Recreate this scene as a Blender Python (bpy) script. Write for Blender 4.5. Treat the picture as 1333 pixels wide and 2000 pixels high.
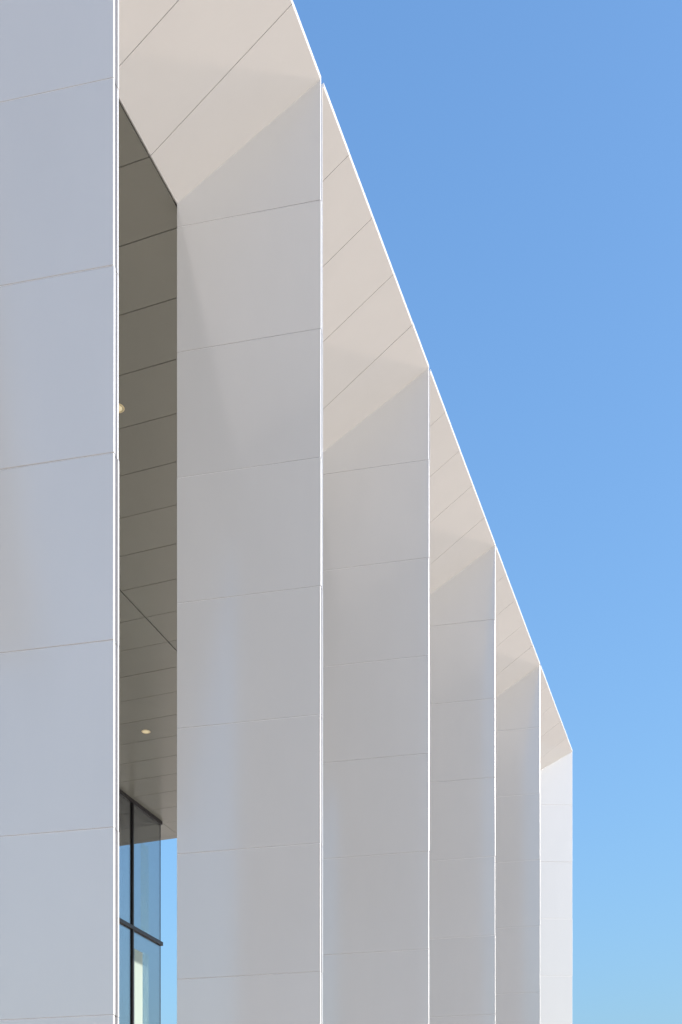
import bpy, bmesh, math, random
from mathutils import Vector, Matrix

random.seed(7)
scene = bpy.context.scene
for o in list(bpy.data.objects):
    bpy.data.objects.remove(o)

# ------------------------------------------------------------------ camera, sky, sun, exposure
# World axes: +Y runs along the facade away from the camera, +X points out of the facade,
# the foot of the second blade in view stands at x = 0, y = 0, the ground at z = 0.
EYE = 1.6
YAW = 0.34292                                  # camera turned left of the facade line
fwd = Vector((-math.sin(YAW), math.cos(YAW), 0))
rgt = Vector((math.cos(YAW), math.sin(YAW), 0))
CAM = -(rgt * -0.25011 + fwd * 15.0) + Vector((0, 0, EYE))
FPX, HORIZON, CX = 2362.234, 2513.34, 666.5    # in pixels of the 1333 x 2000 photograph
cam_data = bpy.data.cameras.new('camera')
cam = bpy.data.objects.new('camera', cam_data)
scene.collection.objects.link(cam)
cam.location = CAM
cam.rotation_euler = (math.pi / 2, 0, YAW)
cam_data.sensor_fit = 'AUTO'
cam_data.sensor_width = 36.0
cam_data.lens = FPX / 2000 * 36.0
cam_data.shift_x = 0.0
cam_data.shift_y = (HORIZON - 1000.0) / 2000.0
cam_data.clip_start = 0.1
cam_data.clip_end = 10000
scene.camera = cam

SUN_EL = math.radians(24.5)
SUN_TH = math.radians(0.8)                    # from +X towards +Y
world = bpy.data.worlds.new('World')
scene.world = world
world.use_nodes = True
wn = world.node_tree
sky = wn.nodes.new('ShaderNodeTexSky')
sky.sky_type = 'NISHITA'
sky.sun_disc = False
sky.sun_elevation = SUN_EL
sky.sun_rotation = math.pi / 2 - SUN_TH
sky.altitude = 0
sky.air_density = 1.85
sky.dust_density = 4.2
sky.ozone_density = 9.0
wn.links.new(sky.outputs[0], wn.nodes['Background'].inputs[0])
wn.nodes['Background'].inputs[1].default_value = 0.15

sun_data = bpy.data.lights.new('sun', 'SUN')
sun_data.energy = 3.7
sun_data.angle = math.radians(0.5)
sun_data.color = (1.0, 0.905, 0.80)
sun = bpy.data.objects.new('sun', sun_data)
scene.collection.objects.link(sun)
sdir = Vector((math.cos(SUN_EL) * math.cos(SUN_TH), math.cos(SUN_EL) * math.sin(SUN_TH), math.sin(SUN_EL)))
sun.rotation_euler = sdir.to_track_quat('Z', 'Y').to_euler()
sun.location = sdir * 60

scene.view_settings.view_transform = 'Standard'
scene.view_settings.look = 'None'
scene.view_settings.gamma = 1.0
scene.view_settings.use_curve_mapping = False
scene.view_settings.exposure = 1.10
scene.cycles.max_bounces = 10
scene.cycles.diffuse_bounces = 6
scene.cycles.glossy_bounces = 5
scene.cycles.transparent_max_bounces = 12
scene.cycles.sample_clamp_indirect = 6.0
scene.cycles.blur_glossy = 0.0
scene.cycles.sample_clamp_direct = 5.0


# ------------------------------------------------------------------ materials
def new_mat(name):
    m = bpy.data.materials.new(name)
    m.use_nodes = True
    return m, m.node_tree.nodes, m.node_tree.links, m.node_tree.nodes['Principled BSDF']


def sheet_metal(name, col, rough, var=0.012, wave=0.0, spec=0.5, dirt=0.03):
    """coil coated sheet: slight tone change from panel to panel, faint dust and a little oil canning"""
    m, n, l, b = new_mat(name)
    info = n.new('ShaderNodeObjectInfo')
    tc = n.new('ShaderNodeTexCoord')
    geo = n.new('ShaderNodeNewGeometry')
    mr = n.new('ShaderNodeMapRange')
    mr.inputs['To Min'].default_value = 1 - var
    mr.inputs['To Max'].default_value = 1 + var
    l.new(info.outputs['Random'], mr.inputs['Value'])
    noi = n.new('ShaderNodeTexNoise')
    noi.inputs['Scale'].default_value = 0.9
    noi.inputs['Detail'].default_value = 5
    noi.inputs['Roughness'].default_value = 0.6
    mp = n.new('ShaderNodeMapping')
    mp.inputs['Scale'].default_value = (1.6, 1.6, 0.5)
    l.new(geo.outputs['Position'], mp.inputs['Vector'])
    l.new(mp.outputs[0], noi.inputs['Vector'])
    mr2 = n.new('ShaderNodeMapRange')
    mr2.inputs['From Min'].default_value = 0.3
    mr2.inputs['From Max'].default_value = 0.7
    mr2.inputs['To Min'].default_value = 1 - dirt
    mr2.inputs['To Max'].default_value = 1.0
    l.new(noi.outputs['Fac'], mr2.inputs['Value'])
    mul = n.new('ShaderNodeMath'); mul.operation = 'MULTIPLY'
    l.new(mr.outputs[0], mul.inputs[0]); l.new(mr2.outputs[0], mul.inputs[1])
    mix = n.new('ShaderNodeVectorMath'); mix.operation = 'SCALE'
    mix.inputs[0].default_value = col
    l.new(mul.outputs[0], mix.inputs['Scale'])
    l.new(mix.outputs[0], b.inputs['Base Color'])
    b.inputs['Roughness'].default_value = rough
    b.inputs['Specular IOR Level'].default_value = spec
    if wave:
        n2 = n.new('ShaderNodeTexNoise')
        n2.inputs['Scale'].default_value = 1.1
        n2.inputs['Detail'].default_value = 1.5
        l.new(geo.outputs['Position'], n2.inputs['Vector'])
        bp = n.new('ShaderNodeBump')
        bp.inputs['Strength'].default_value = 1.0
        bp.inputs['Distance'].default_value = wave
        l.new(n2.outputs['Fac'], bp.inputs['Height'])
        l.new(bp.outputs[0], b.inputs['Normal'])
    return m


M_WHITE = sheet_metal('white_coated_panel', (0.503, 0.506, 0.518), 0.12, wave=0.0012, spec=1.0)
M_WHITE.node_tree.nodes['Principled BSDF'].inputs['Metallic'].default_value = 0.09
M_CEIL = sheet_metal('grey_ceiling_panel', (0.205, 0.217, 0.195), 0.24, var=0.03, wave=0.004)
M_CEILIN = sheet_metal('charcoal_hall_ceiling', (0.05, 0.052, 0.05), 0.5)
M_CORE = sheet_metal('reveal_grey', (0.085, 0.085, 0.095), 0.5)
M_GASKET = sheet_metal('joint_gasket_grey', (0.75, 0.75, 0.76), 0.6)
M_DARK = sheet_metal('dark_backing', (0.03, 0.03, 0.03), 0.6)
M_MULL = sheet_metal('anodised_dark_frame', (0.008, 0.0075, 0.010), 0.5)
M_ROOF = sheet_metal('roof_membrane', (0.6, 0.6, 0.58), 0.8)
M_WALLIN = sheet_metal('interior_plaster', (0.55, 0.54, 0.5), 0.7)
M_FLOOR = sheet_metal('interior_floor', (0.25, 0.24, 0.22), 0.4)
M_GLINT = sheet_metal('pale_reflection', (0.23, 0.285, 0.265), 0.5)  # tone of a bright reflection, painted as a strip on the glass


def glass_mat(name, tint, refl_boost=1.0, haze=0.0, haze_col=(0.7, 0.85, 0.85)):
    m = bpy.data.materials.new(name); m.use_nodes = True
    n = m.node_tree.nodes; l = m.node_tree.links
    n.remove(n['Principled BSDF'])
    tr = n.new('ShaderNodeBsdfTransparent'); tr.inputs[0].default_value = (*tint, 1)
    gl = n.new('ShaderNodeBsdfGlossy'); gl.inputs['Roughness'].default_value = 0.01
    gl.inputs['Color'].default_value = (0.92, 0.97, 1, 1)
    # reflectance of a thin pane (same from both sides): Schlick with a coated-glass base value
    ge = n.new('ShaderNodeNewGeometry')
    dt = n.new('ShaderNodeVectorMath'); dt.operation = 'DOT_PRODUCT'
    l.new(ge.outputs['Normal'], dt.inputs[0]); l.new(ge.outputs['Incoming'], dt.inputs[1])
    ab = n.new('ShaderNodeMath'); ab.operation = 'ABSOLUTE'; l.new(dt.outputs['Value'], ab.inputs[0])
    om = n.new('ShaderNodeMath'); om.operation = 'SUBTRACT'; om.inputs[0].default_value = 1.0; l.new(ab.outputs[0], om.inputs[1])
    pw = n.new('ShaderNodeMath'); pw.operation = 'POWER'; pw.inputs[1].default_value = 5.0; l.new(om.outputs[0], pw.inputs[0])
    mu = n.new('ShaderNodeMath'); mu.operation = 'MULTIPLY_ADD'; mu.use_clamp = True
    mu.inputs[1].default_value = 0.9; mu.inputs[2].default_value = 0.05 * refl_boost
    l.new(pw.outputs[0], mu.inputs[0])
    mx = n.new('ShaderNodeMixShader')
    l.new(mu.outputs[0], mx.inputs[0]); l.new(tr.outputs[0], mx.inputs[1]); l.new(gl.outputs[0], mx.inputs[2])
    out = n['Material Output']
    if haze:
        df = n.new('ShaderNodeBsdfTranslucent'); df.inputs[0].default_value = (*haze_col, 1)
        m2 = n.new('ShaderNodeMixShader'); m2.inputs[0].default_value = haze
        l.new(mx.outputs[0], m2.inputs[1]); l.new(df.outputs[0], m2.inputs[2])
        l.new(m2.outputs[0], out.inputs[0])
    else:
        l.new(mx.outputs[0], out.inputs[0])
    return m


M_GLASS = glass_mat('tinted_glass', (0.58, 0.58, 0.57), 4.0)
M_GLASS_END = glass_mat('end_glass', (0.95, 0.97, 0.98), 0.7)
M_SHEEN = glass_mat('faint_reflection', (0.97, 0.99, 0.98), 0.3, haze=0.10)  # milky strip, stands for a faint reflection in the pane

# plaza paving, seen only as light thrown up into the soffits and in reflections
M_GROUND, n, l, b = new_mat('plaza_concrete')
geo = n.new('ShaderNodeNewGeometry')
no = n.new('ShaderNodeTexNoise'); no.inputs['Scale'].default_value = 0.35; no.inputs['Detail'].default_value = 8
l.new(geo.outputs['Position'], no.inputs['Vector'])
cr = n.new('ShaderNodeValToRGB')
cr.color_ramp.elements[0].color = (0.46, 0.375, 0.30, 1); cr.color_ramp.elements[0].position = 0.3
cr.color_ramp.elements[1].color = (0.57, 0.475, 0.385, 1); cr.color_ramp.elements[1].position = 0.7
l.new(no.outputs['Fac'], cr.inputs[0]); l.new(cr.outputs[0], b.inputs['Base Color'])
b.inputs['Roughness'].default_value = 0.85

# lamp lens and reflector of the downlights
M_LENS, n, l, b = new_mat('lamp_lens')
b.inputs['Base Color'].default_value = (0.8, 0.75, 0.55, 1)
b.inputs['Emission Color'].default_value = (1.0, 0.82, 0.45, 1)
b.inputs['Emission Strength'].default_value = 0.12
M_BRASS, n, l, b = new_mat('champagne_reflector')
b.inputs['Base Color'].default_value = (0.75, 0.66, 0.42, 1)
b.inputs['Metallic'].default_value = 0.8
b.inputs['Roughness'].default_value = 0.35


# ------------------------------------------------------------------ mesh helpers
def link(o, parent=None):
    scene.collection.objects.link(o)
    if parent is not None:
        o.parent = parent
    return o


def mesh_obj(name, me, mat, parent=None):
    if mat and not me.materials:
        me.materials.append(mat)
    return link(bpy.data.objects.new(name, me), parent)


def empty(name, parent=None, loc=(0, 0, 0)):
    o = bpy.data.objects.new(name, None)
    o.location = loc
    o.empty_display_size = 0.3
    return link(o, parent)


def slab_mesh(name, front, offset, ch=0.004):
    """a folded tray: polygon `front` (Vectors, seen anticlockwise from outside), extruded by the vector
    `offset` behind it; the front rim is chamfered by ch"""
    nrm = (front[1] - front[0]).cross(front[2] - front[0]).normalized()
    k = len(front)
    cen = sum(front, Vector()) / k
    inner = []
    for i in range(k):
        p, a, c = front[i], front[i - 1], front[(i + 1) % k]
        e1 = (p - a).normalized(); e2 = (c - p).normalized()
        n1 = nrm.cross(e1); n2 = nrm.cross(e2)
        bis = n1 + n2
        bis = bis / max(bis.length_squared / 2, 0.2)
        inner.append(p + bis * ch)
    thick = offset.length
    ring = [p + offset * (ch / thick) for p in front]
    back = [p + offset for p in front]
    verts = inner + ring + back
    faces = [list(range(k))]
    for i in range(k):
        j = (i + 1) % k
        faces.append([j, i, k + i, k + j])
        faces.append([k + j, k + i, 2 * k + i, 2 * k + j])
    faces.append([2 * k + i for i in reversed(range(k))])
    me = bpy.data.meshes.new(name)
    me.from_pydata([tuple(v) for v in verts], [], faces)
    bm = bmesh.new(); bm.from_mesh(me)
    bmesh.ops.recalc_face_normals(bm, faces=bm.faces)
    bm.to_mesh(me); bm.free()
    return me


def box_mesh(name, a, c):
    (x0, y0, z0), (x1, y1, z1) = a, c
    v = [(x0, y0, z0), (x1, y0, z0), (x1, y1, z0), (x0, y1, z0), (x0, y0, z1), (x1, y0, z1), (x1, y1, z1), (x0, y1, z1)]
    fs = [(3, 2, 1, 0), (4, 5, 6, 7), (0, 1, 5, 4), (1, 2, 6, 5), (2, 3, 7, 6), (3, 0, 4, 7)]
    me = bpy.data.meshes.new(name); me.from_pydata(v, [], fs)
    return me


# ------------------------------------------------------------------ pixel helpers (photograph -> ray -> known plane)
def ray(px, py):
    return fwd + rgt * ((px - CX) / FPX) + Vector((0, 0, (HORIZON - py) / FPX))


def on_plane(px, py, axis, value):
    d = ray(px, py)
    return CAM + d * ((value - CAM[axis]) / d[axis])


# ------------------------------------------------------------------ dimensions (metres)
BAY = 5.001
FIRST_BLADE = -1                # the colonnade starts just left of the frame
CEIL_START = -21.0
ROOF_CUT = -6.0                 # beyond this the unseen canopy is cut aslant to shape the blades' reflections
ROOF_RUN = 0.273
H_OUT = 14.972 + EYE            # underside of the soffit at its outer edge
DROP = 1.191                    # the soffit falls this much towards the building
DEPTH = 1.862                   # from the outer edge to the inner end, square to the facade
H_IN = H_OUT - DROP
JOINT = 1.595                   # height of a blade panel
FIRST = 1.492                   # from the top corner to the first joint
SKEW = math.tan(0.1351)         # blades stand 7.7 degrees off square
LEAF = 0.029
CORE = 0.055
THICK = 2 * LEAF + CORE
GAP = 0.005
CEIL_Z = H_IN + 0.02
GLASS_X = -11.822
GLASS_END = 17.906
CEIL_END = 19.30
JOINT_X = -6.905

# ------------------------------------------------------------------ the ground
bm = bmesh.new()
bmesh.ops.create_grid(bm, x_segments=1, y_segments=1, size=3000)
me = bpy.data.meshes.new('ground'); bm.to_mesh(me); bm.free()
ground = mesh_obj('ground', me, M_GROUND)
ground['kind'] = 'structure'

# ------------------------------------------------------------------ the building
building = empty('building')
building['label'] = 'white panelled building with tall blade columns under a folded roof edge'
building['category'] = 'building'


def blade(i, skew=SKEW, label=None):
    """one upright blade: two leaves of trays, a recessed core between them"""
    fin = empty('fin', building, (0, i * BAY, 0))
    if label:
        fin['label'] = label
    wdir = Vector((-1, -skew, 0)).normalized()
    width = DEPTH / -wdir.x
    nrm = Vector((-wdir.y, wdir.x, 0))           # faces the camera side
    if nrm.y > 0:
        nrm = -nrm
    levels = [0.03]
    z = H_OUT - FIRST
    zs = []
    while z > 0.2:
        zs.append(z); z -= JOINT
    levels += sorted(zs)
    for leaf in (0, 1):
        off = -nrm * LEAF
        base = Vector((0, 0, 0)) if leaf == 0 else -nrm * (LEAF + CORE) + Vector((0.0, 0, 0))
        for k in range(len(levels)):
            zb = levels[k] + (GAP / 2 if k else 0)
            last = k == len(levels) - 1
            if last:
                zo, zi = H_OUT + 0.03, H_OUT - DROP + 0.03
            else:
                zo = zi = levels[k + 1] - GAP / 2
            jx = random.uniform(-0.004, 0.004)
            p0 = base + Vector((jx, 0, 0)); p1 = base + wdir * width
            quad = [p1 + Vector((0, 0, zb)), p0 + Vector((0, 0, zb)), p0 + Vector((0, 0, zo)), p1 + Vector((0, 0, zi))]
            o2 = off
            if leaf == 1:                          # the far leaf shows its face to the other side
                quad = [q - nrm * LEAF for q in quad][::-1]
                o2 = nrm * LEAF
            mid = sum(quad, Vector()) / 4
            me = slab_mesh('fin_panel', [q - mid for q in quad], o2, 0.004)
            o = mesh_obj('panel', me, M_WHITE, fin)
            o.location = mid
            # trays never hang perfectly true
            o.rotation_euler = (random.gauss(0, 0.0009), 0, random.gauss(0, 0.0007))
    # joint gaskets just behind the face
    for z in levels[1:]:
        for side in (0, 1):
            bo = -nrm * 0.004 if side == 0 else -nrm * (THICK - 0.004 - 0.02)
            a = wdir * 0.008 + bo; c = wdir * (width - 0.008) + bo
            hz_ = GAP / 2 - 0.0004
            quad = [c + Vector((0, 0, z - hz_)), a + Vector((0, 0, z - hz_)), a + Vector((0, 0, z + hz_)), c + Vector((0, 0, z + hz_))]
            mesh_obj('joint_gasket', slab_mesh('joint_gasket', quad, -nrm * 0.02, 0.0003), M_GASKET, fin)
    # recessed core, in lengths that meet near the panel joints
    for k in range(len(levels)):
        zb = levels[k] + (0.006 if k else 0)
        last = k == len(levels) - 1
        zo, zi = (H_OUT - 0.03, H_OUT - DROP - 0.03) if last else (levels[k + 1] - 0.006,) * 2
        p0 = wdir * 0.010 - nrm * (LEAF + 0.001); p1 = wdir * (width - 0.03) - nrm * (LEAF + 0.001)
        quad = [p1 + Vector((0, 0, zb)), p0 + Vector((0, 0, zb)), p0 + Vector((0, 0, zo)), p1 + Vector((0, 0, zi))]
        mesh_obj('reveal_strip', slab_mesh('reveal', quad, -nrm * (CORE - 0.002), 0.002), M_CORE, fin)
    return fin


END_SKEW = math.tan(math.radians(22.0))
for i in range(FIRST_BLADE, 4):
    blade(i)
blade(4, END_SKEW, 'last blade at the far end, turned outwards and catching the sun')

# folded soffit of each bay: trays laid square to the facade, sloping up to the sunlit roof edge
SLOPE = DROP / DEPTH
SN = Vector((SLOPE, 0, -1)).normalized()       # faces down and outwards


def soffit(i):
    s = empty('soffit', building, (0, i * BAY, 0))
    sk1 = END_SKEW if i + 1 == 4 else SKEW
    cuts = [0.06 + m for m in (1, 2, 3, 4)]
    lefts = [(THICK - 0.015, THICK - 0.015 - SKEW * DEPTH)] + [(c + GAP / 2, c + GAP / 2) for c in cuts]
    rights = [(c - GAP / 2, c - GAP / 2) for c in cuts] + [(BAY + 0.015, BAY + 0.015 - sk1 * DEPTH)]
    for k, (a, c) in enumerate(zip(lefts, rights)):
        if c[1] < a[1] + 0.02:
            c = (c[0], a[1] + 0.02)
        jx = random.uniform(-0.002, 0.002)
        q = [Vector((jx, a[0], H_OUT)), Vector((jx, c[0], H_OUT)), Vector((-DEPTH, c[1], H_IN)), Vector((-DEPTH, a[1], H_IN))]
        me = slab_mesh('soffit_tray', q[::-1], Vector((0, 0, 0.055)), 0.004)
        o = mesh_obj('panel', me, M_WHITE, s)
    return s


for i in range(FIRST_BLADE, 4):
    soffit(i)

# roof body above the trays
prof = [(-0.06, H_OUT + 0.02), (-DEPTH - 0.06, H_IN + 0.03), (-DEPTH - 0.06, H_IN + 0.10), (-25, H_IN + 0.10), (-25, H_OUT + 0.03), (-0.06, H_OUT + 0.03)]
y0, y1 = ROOF_CUT + 0.2, CEIL_END - 0.02
vv = [(x, y0, z) for x, z in prof] + [(x, y1, z) for x, z in prof]
k = len(prof)
ff = [list(range(k)), [k + i for i in reversed(range(k))]] + [[i, (i + 1) % k, k + (i + 1) % k, k + i] for i in range(k)]
me = bpy.data.meshes.new('roof'); me.from_pydata(vv, [], ff)
bm = bmesh.new(); bm.from_mesh(me); bmesh.ops.recalc_face_normals(bm, faces=bm.faces); bm.to_mesh(me); bm.free()
roof = mesh_obj('roof', me, M_ROOF, building)
xe = -DEPTH - 0.1 - ROOF_RUN * (ROOF_CUT - CEIL_START)
plan = [Vector((-DEPTH - 0.1, ROOF_CUT + 0.19, CEIL_Z + 0.06)), Vector((-25, ROOF_CUT + 0.19, CEIL_Z + 0.06)),
        Vector((-25, CEIL_START, CEIL_Z + 0.06)), Vector((xe, CEIL_START, CEIL_Z + 0.06))]
mesh_obj('roof', slab_mesh('unseen_slant_roof', plan, Vector((0, 0, 0.9)), 0.005), M_ROOF, building)  # out of view, added for what the blades mirror

# flat porch ceiling: one metre boards in three runs, the board joints square to the facade
ceil = empty('porch_ceiling', building)
ceil['label'] = 'grey board ceiling in the shade behind the blades'
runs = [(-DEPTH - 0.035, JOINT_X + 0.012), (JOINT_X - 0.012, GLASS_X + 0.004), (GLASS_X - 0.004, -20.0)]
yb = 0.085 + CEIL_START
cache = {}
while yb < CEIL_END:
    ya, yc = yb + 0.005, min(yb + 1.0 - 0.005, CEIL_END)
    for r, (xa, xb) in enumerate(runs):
        fr = -ROOF_RUN * max(0.0, ROOF_CUT - ya) if r == 0 else 0.0  # unseen boards trimmed aslant for the blades' reflections
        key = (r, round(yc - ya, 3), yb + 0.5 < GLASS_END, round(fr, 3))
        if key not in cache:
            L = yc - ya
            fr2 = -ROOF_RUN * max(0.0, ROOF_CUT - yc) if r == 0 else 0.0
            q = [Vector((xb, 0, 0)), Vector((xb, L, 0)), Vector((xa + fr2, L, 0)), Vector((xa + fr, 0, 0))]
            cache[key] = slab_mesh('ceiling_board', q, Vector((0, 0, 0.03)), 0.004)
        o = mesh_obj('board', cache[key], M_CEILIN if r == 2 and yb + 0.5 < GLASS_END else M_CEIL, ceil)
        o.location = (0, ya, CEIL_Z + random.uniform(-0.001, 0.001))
        o.rotation_euler = (random.gauss(0, 0.0008), 0, 0)
    yb += 1.0
back = mesh_obj('backing', box_mesh('backing', (-20, ROOF_CUT + 0.15, CEIL_Z + 0.034), (-DEPTH - 0.02, CEIL_END - 0.01, CEIL_Z + 0.05)), M_DARK, ceil)

# ------------------------------------------------------------------ curtain wall under the ceiling
cw = empty('curtain_wall', building)
cw['label'] = 'blue tinted glass wall with thin dark frames under the porch ceiling'
MULL0 = 16.23
head = CEIL_Z - 0.004
tr_z = [10.17 + EYE, 6.57 + EYE, 2.97 + EYE]
ys = [MULL0 - 2.0 * k for k in range(0, 19)]
zs_ = [0.05] + sorted(tr_z) + [head - 0.10]
bounds = [GLASS_END] + ys
pane_cache = {}
for k in range(len(bounds) - 1):
    yA, yB = bounds[k + 1], bounds[k]
    for j in range(len(zs_) - 1):
        key = (round(yB - yA, 3), j)
        if key not in pane_cache:
            pane_cache[key] = box_mesh('pane', (-0.012, 0.0, 0.0), (0.012, yB - yA - 0.01, zs_[j + 1] - zs_[j] - 0.01))
        o = mesh_obj('pane', pane_cache[key], M_GLASS, cw)
        o.location = (GLASS_X, yA + 0.005, zs_[j] + 0.005)
mm = box_mesh('mullion', (-0.05, -0.033, 0), (0.055, 0.033, head - 0.10))
for y in ys:
    o = mesh_obj('mullion', mm, M_MULL, cw)
    o.location = (GLASS_X, y, 0)
for z in tr_z:
    tm = slab_mesh('transom', [Vector((GLASS_X + 0.07, ys[-1] - 2, z - 0.055)), Vector((GLASS_X + 0.07, GLASS_END + 0.07, z - 0.055)),
                               Vector((GLASS_X + 0.07, GLASS_END + 0.07, z + 0.055)), Vector((GLASS_X + 0.07, ys[-1] - 2, z + 0.055))], Vector((-0.16, 0, 0)), 0.006)
    mesh_obj('transom', tm, M_MULL, cw)
mesh_obj('head_frame', box_mesh('head_frame', (GLASS_X - 0.08, ys[-1] - 2, head - 0.10), (GLASS_X + 0.06, GLASS_END + 0.04, head)), M_MULL, cw)
mesh_obj('corner_bead', box_mesh('corner_bead', (GLASS_X - 0.014, GLASS_END - 0.003, 0.0), (GLASS_X + 0.014, GLASS_END + 0.016, head - 0.101)), M_MULL, cw)

# glazed end of the hall, round the corner
ew = empty('end_glazing', building)
xa = on_plane(290, 1700, 1, GLASS_END - 0.02).x
xb = on_plane(262, 1700, 1, GLASS_END - 0.02).x
xs = [GLASS_X - 0.02, xa, xb, -15.0]
mats = [M_GLASS_END] * 3
for a, c, m in zip(xs[:-1], xs[1:], mats):
    for j in range(len(zs_) - 1):
        zt = head - 0.004 if j == len(zs_) - 2 else zs_[j + 1] - 0.002
        mesh_obj('pane', box_mesh('end_pane', (c + 0.002, GLASS_END - 0.012, zs_[j] + 0.002), (a - 0.002, GLASS_END + 0.0, zt)), m, ew)
# hall behind the glass
hall = empty('hall_interior', building)
mesh_obj('back_wall', box_mesh('back_wall', (-15.3, CEIL_START, 0.0), (-15.02, GLASS_END, head - 0.002)), M_WALLIN, hall)
mesh_obj('floor', box_mesh('hall_floor', (-15.0, CEIL_START, 0.004), (GLASS_X - 0.11, GLASS_END - 0.1, 0.03)), M_FLOOR, hall)
# painted reflections on the corner panes: pale below the transom, faint above and beside
def pane_glint(px0, px1, py_top, z_bot, mat, proud):
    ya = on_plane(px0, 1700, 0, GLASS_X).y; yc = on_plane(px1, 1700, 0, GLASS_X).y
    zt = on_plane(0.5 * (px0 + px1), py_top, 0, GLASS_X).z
    mesh_obj('reflection_strip', box_mesh('reflection_strip', (GLASS_X + proud, ya, z_bot), (GLASS_X + proud + 0.003, yc, zt)), mat, cw)


pane_glint(262, 278, 1857, tr_z[1] + 0.07, M_GLINT, 0.0135)
pane_glint(278.5, 290, 1862, tr_z[1] + 0.07, M_SHEEN, 0.0135)
pane_glint(275, 290, 1650, tr_z[0] + 0.07, M_SHEEN, 0.0135)

# ------------------------------------------------------------------ recessed downlights in the ceiling boards


def downlight(x, y, label):
    d = empty('recessed_downlight', None, (x, y, CEIL_Z))
    bm = bmesh.new()
    seg = 40
    prof = [(0.075, 0.012), (0.080, -0.004), (0.098, -0.007), (0.110, -0.0015), (0.110, 0.004)]
    rows = []
    for r, z in prof:
        rows.append([bm.verts.new((r * math.cos(2 * math.pi * k / seg), r * math.sin(2 * math.pi * k / seg), z)) for k in range(seg)])
    for a, c in zip(rows[:-1], rows[1:]):
        for k in range(seg):
            bm.faces.new([a[k], a[(k + 1) % seg], c[(k + 1) % seg], c[k]])
    bmesh.ops.recalc_face_normals(bm, faces=bm.faces)
    me = bpy.data.meshes.new('trim_ring'); bm.to_mesh(me); bm.free()
    mesh_obj('trim_ring', me, M_BRASS, d)
    bm = bmesh.new()
    rows = []
    for r, z in [(0.076, -0.003), (0.055, -0.0055), (0.03, -0.0065)]:
        rows.append([bm.verts.new((r * math.cos(2 * math.pi * k / seg), r * math.sin(2 * math.pi * k / seg), z)) for k in range(seg)])
    for a, c in zip(rows[:-1], rows[1:]):
        for k in range(seg):
            bm.faces.new([a[k], a[(k + 1) % seg], c[(k + 1) % seg], c[k]])
    bm.faces.new(rows[-1])
    bmesh.ops.recalc_face_normals(bm, faces=bm.faces)
    me = bpy.data.meshes.new('lens'); bm.to_mesh(me); bm.free()
    mesh_obj('lens', me, M_LENS, d)
    d['label'] = label
    d['category'] = 'downlight'
    d['group'] = 'downlights in the porch ceiling'


q = on_plane(285.5, 1429, 2, CEIL_Z)
downlight(q.x, q.y, 'lit round downlight in the ceiling board between the long joint and the glass wall')
q = on_plane(230, 797, 2, CEIL_Z)
downlight(q.x, q.y, 'lit round downlight half hidden by the blade edge, nearer the sloping soffit')
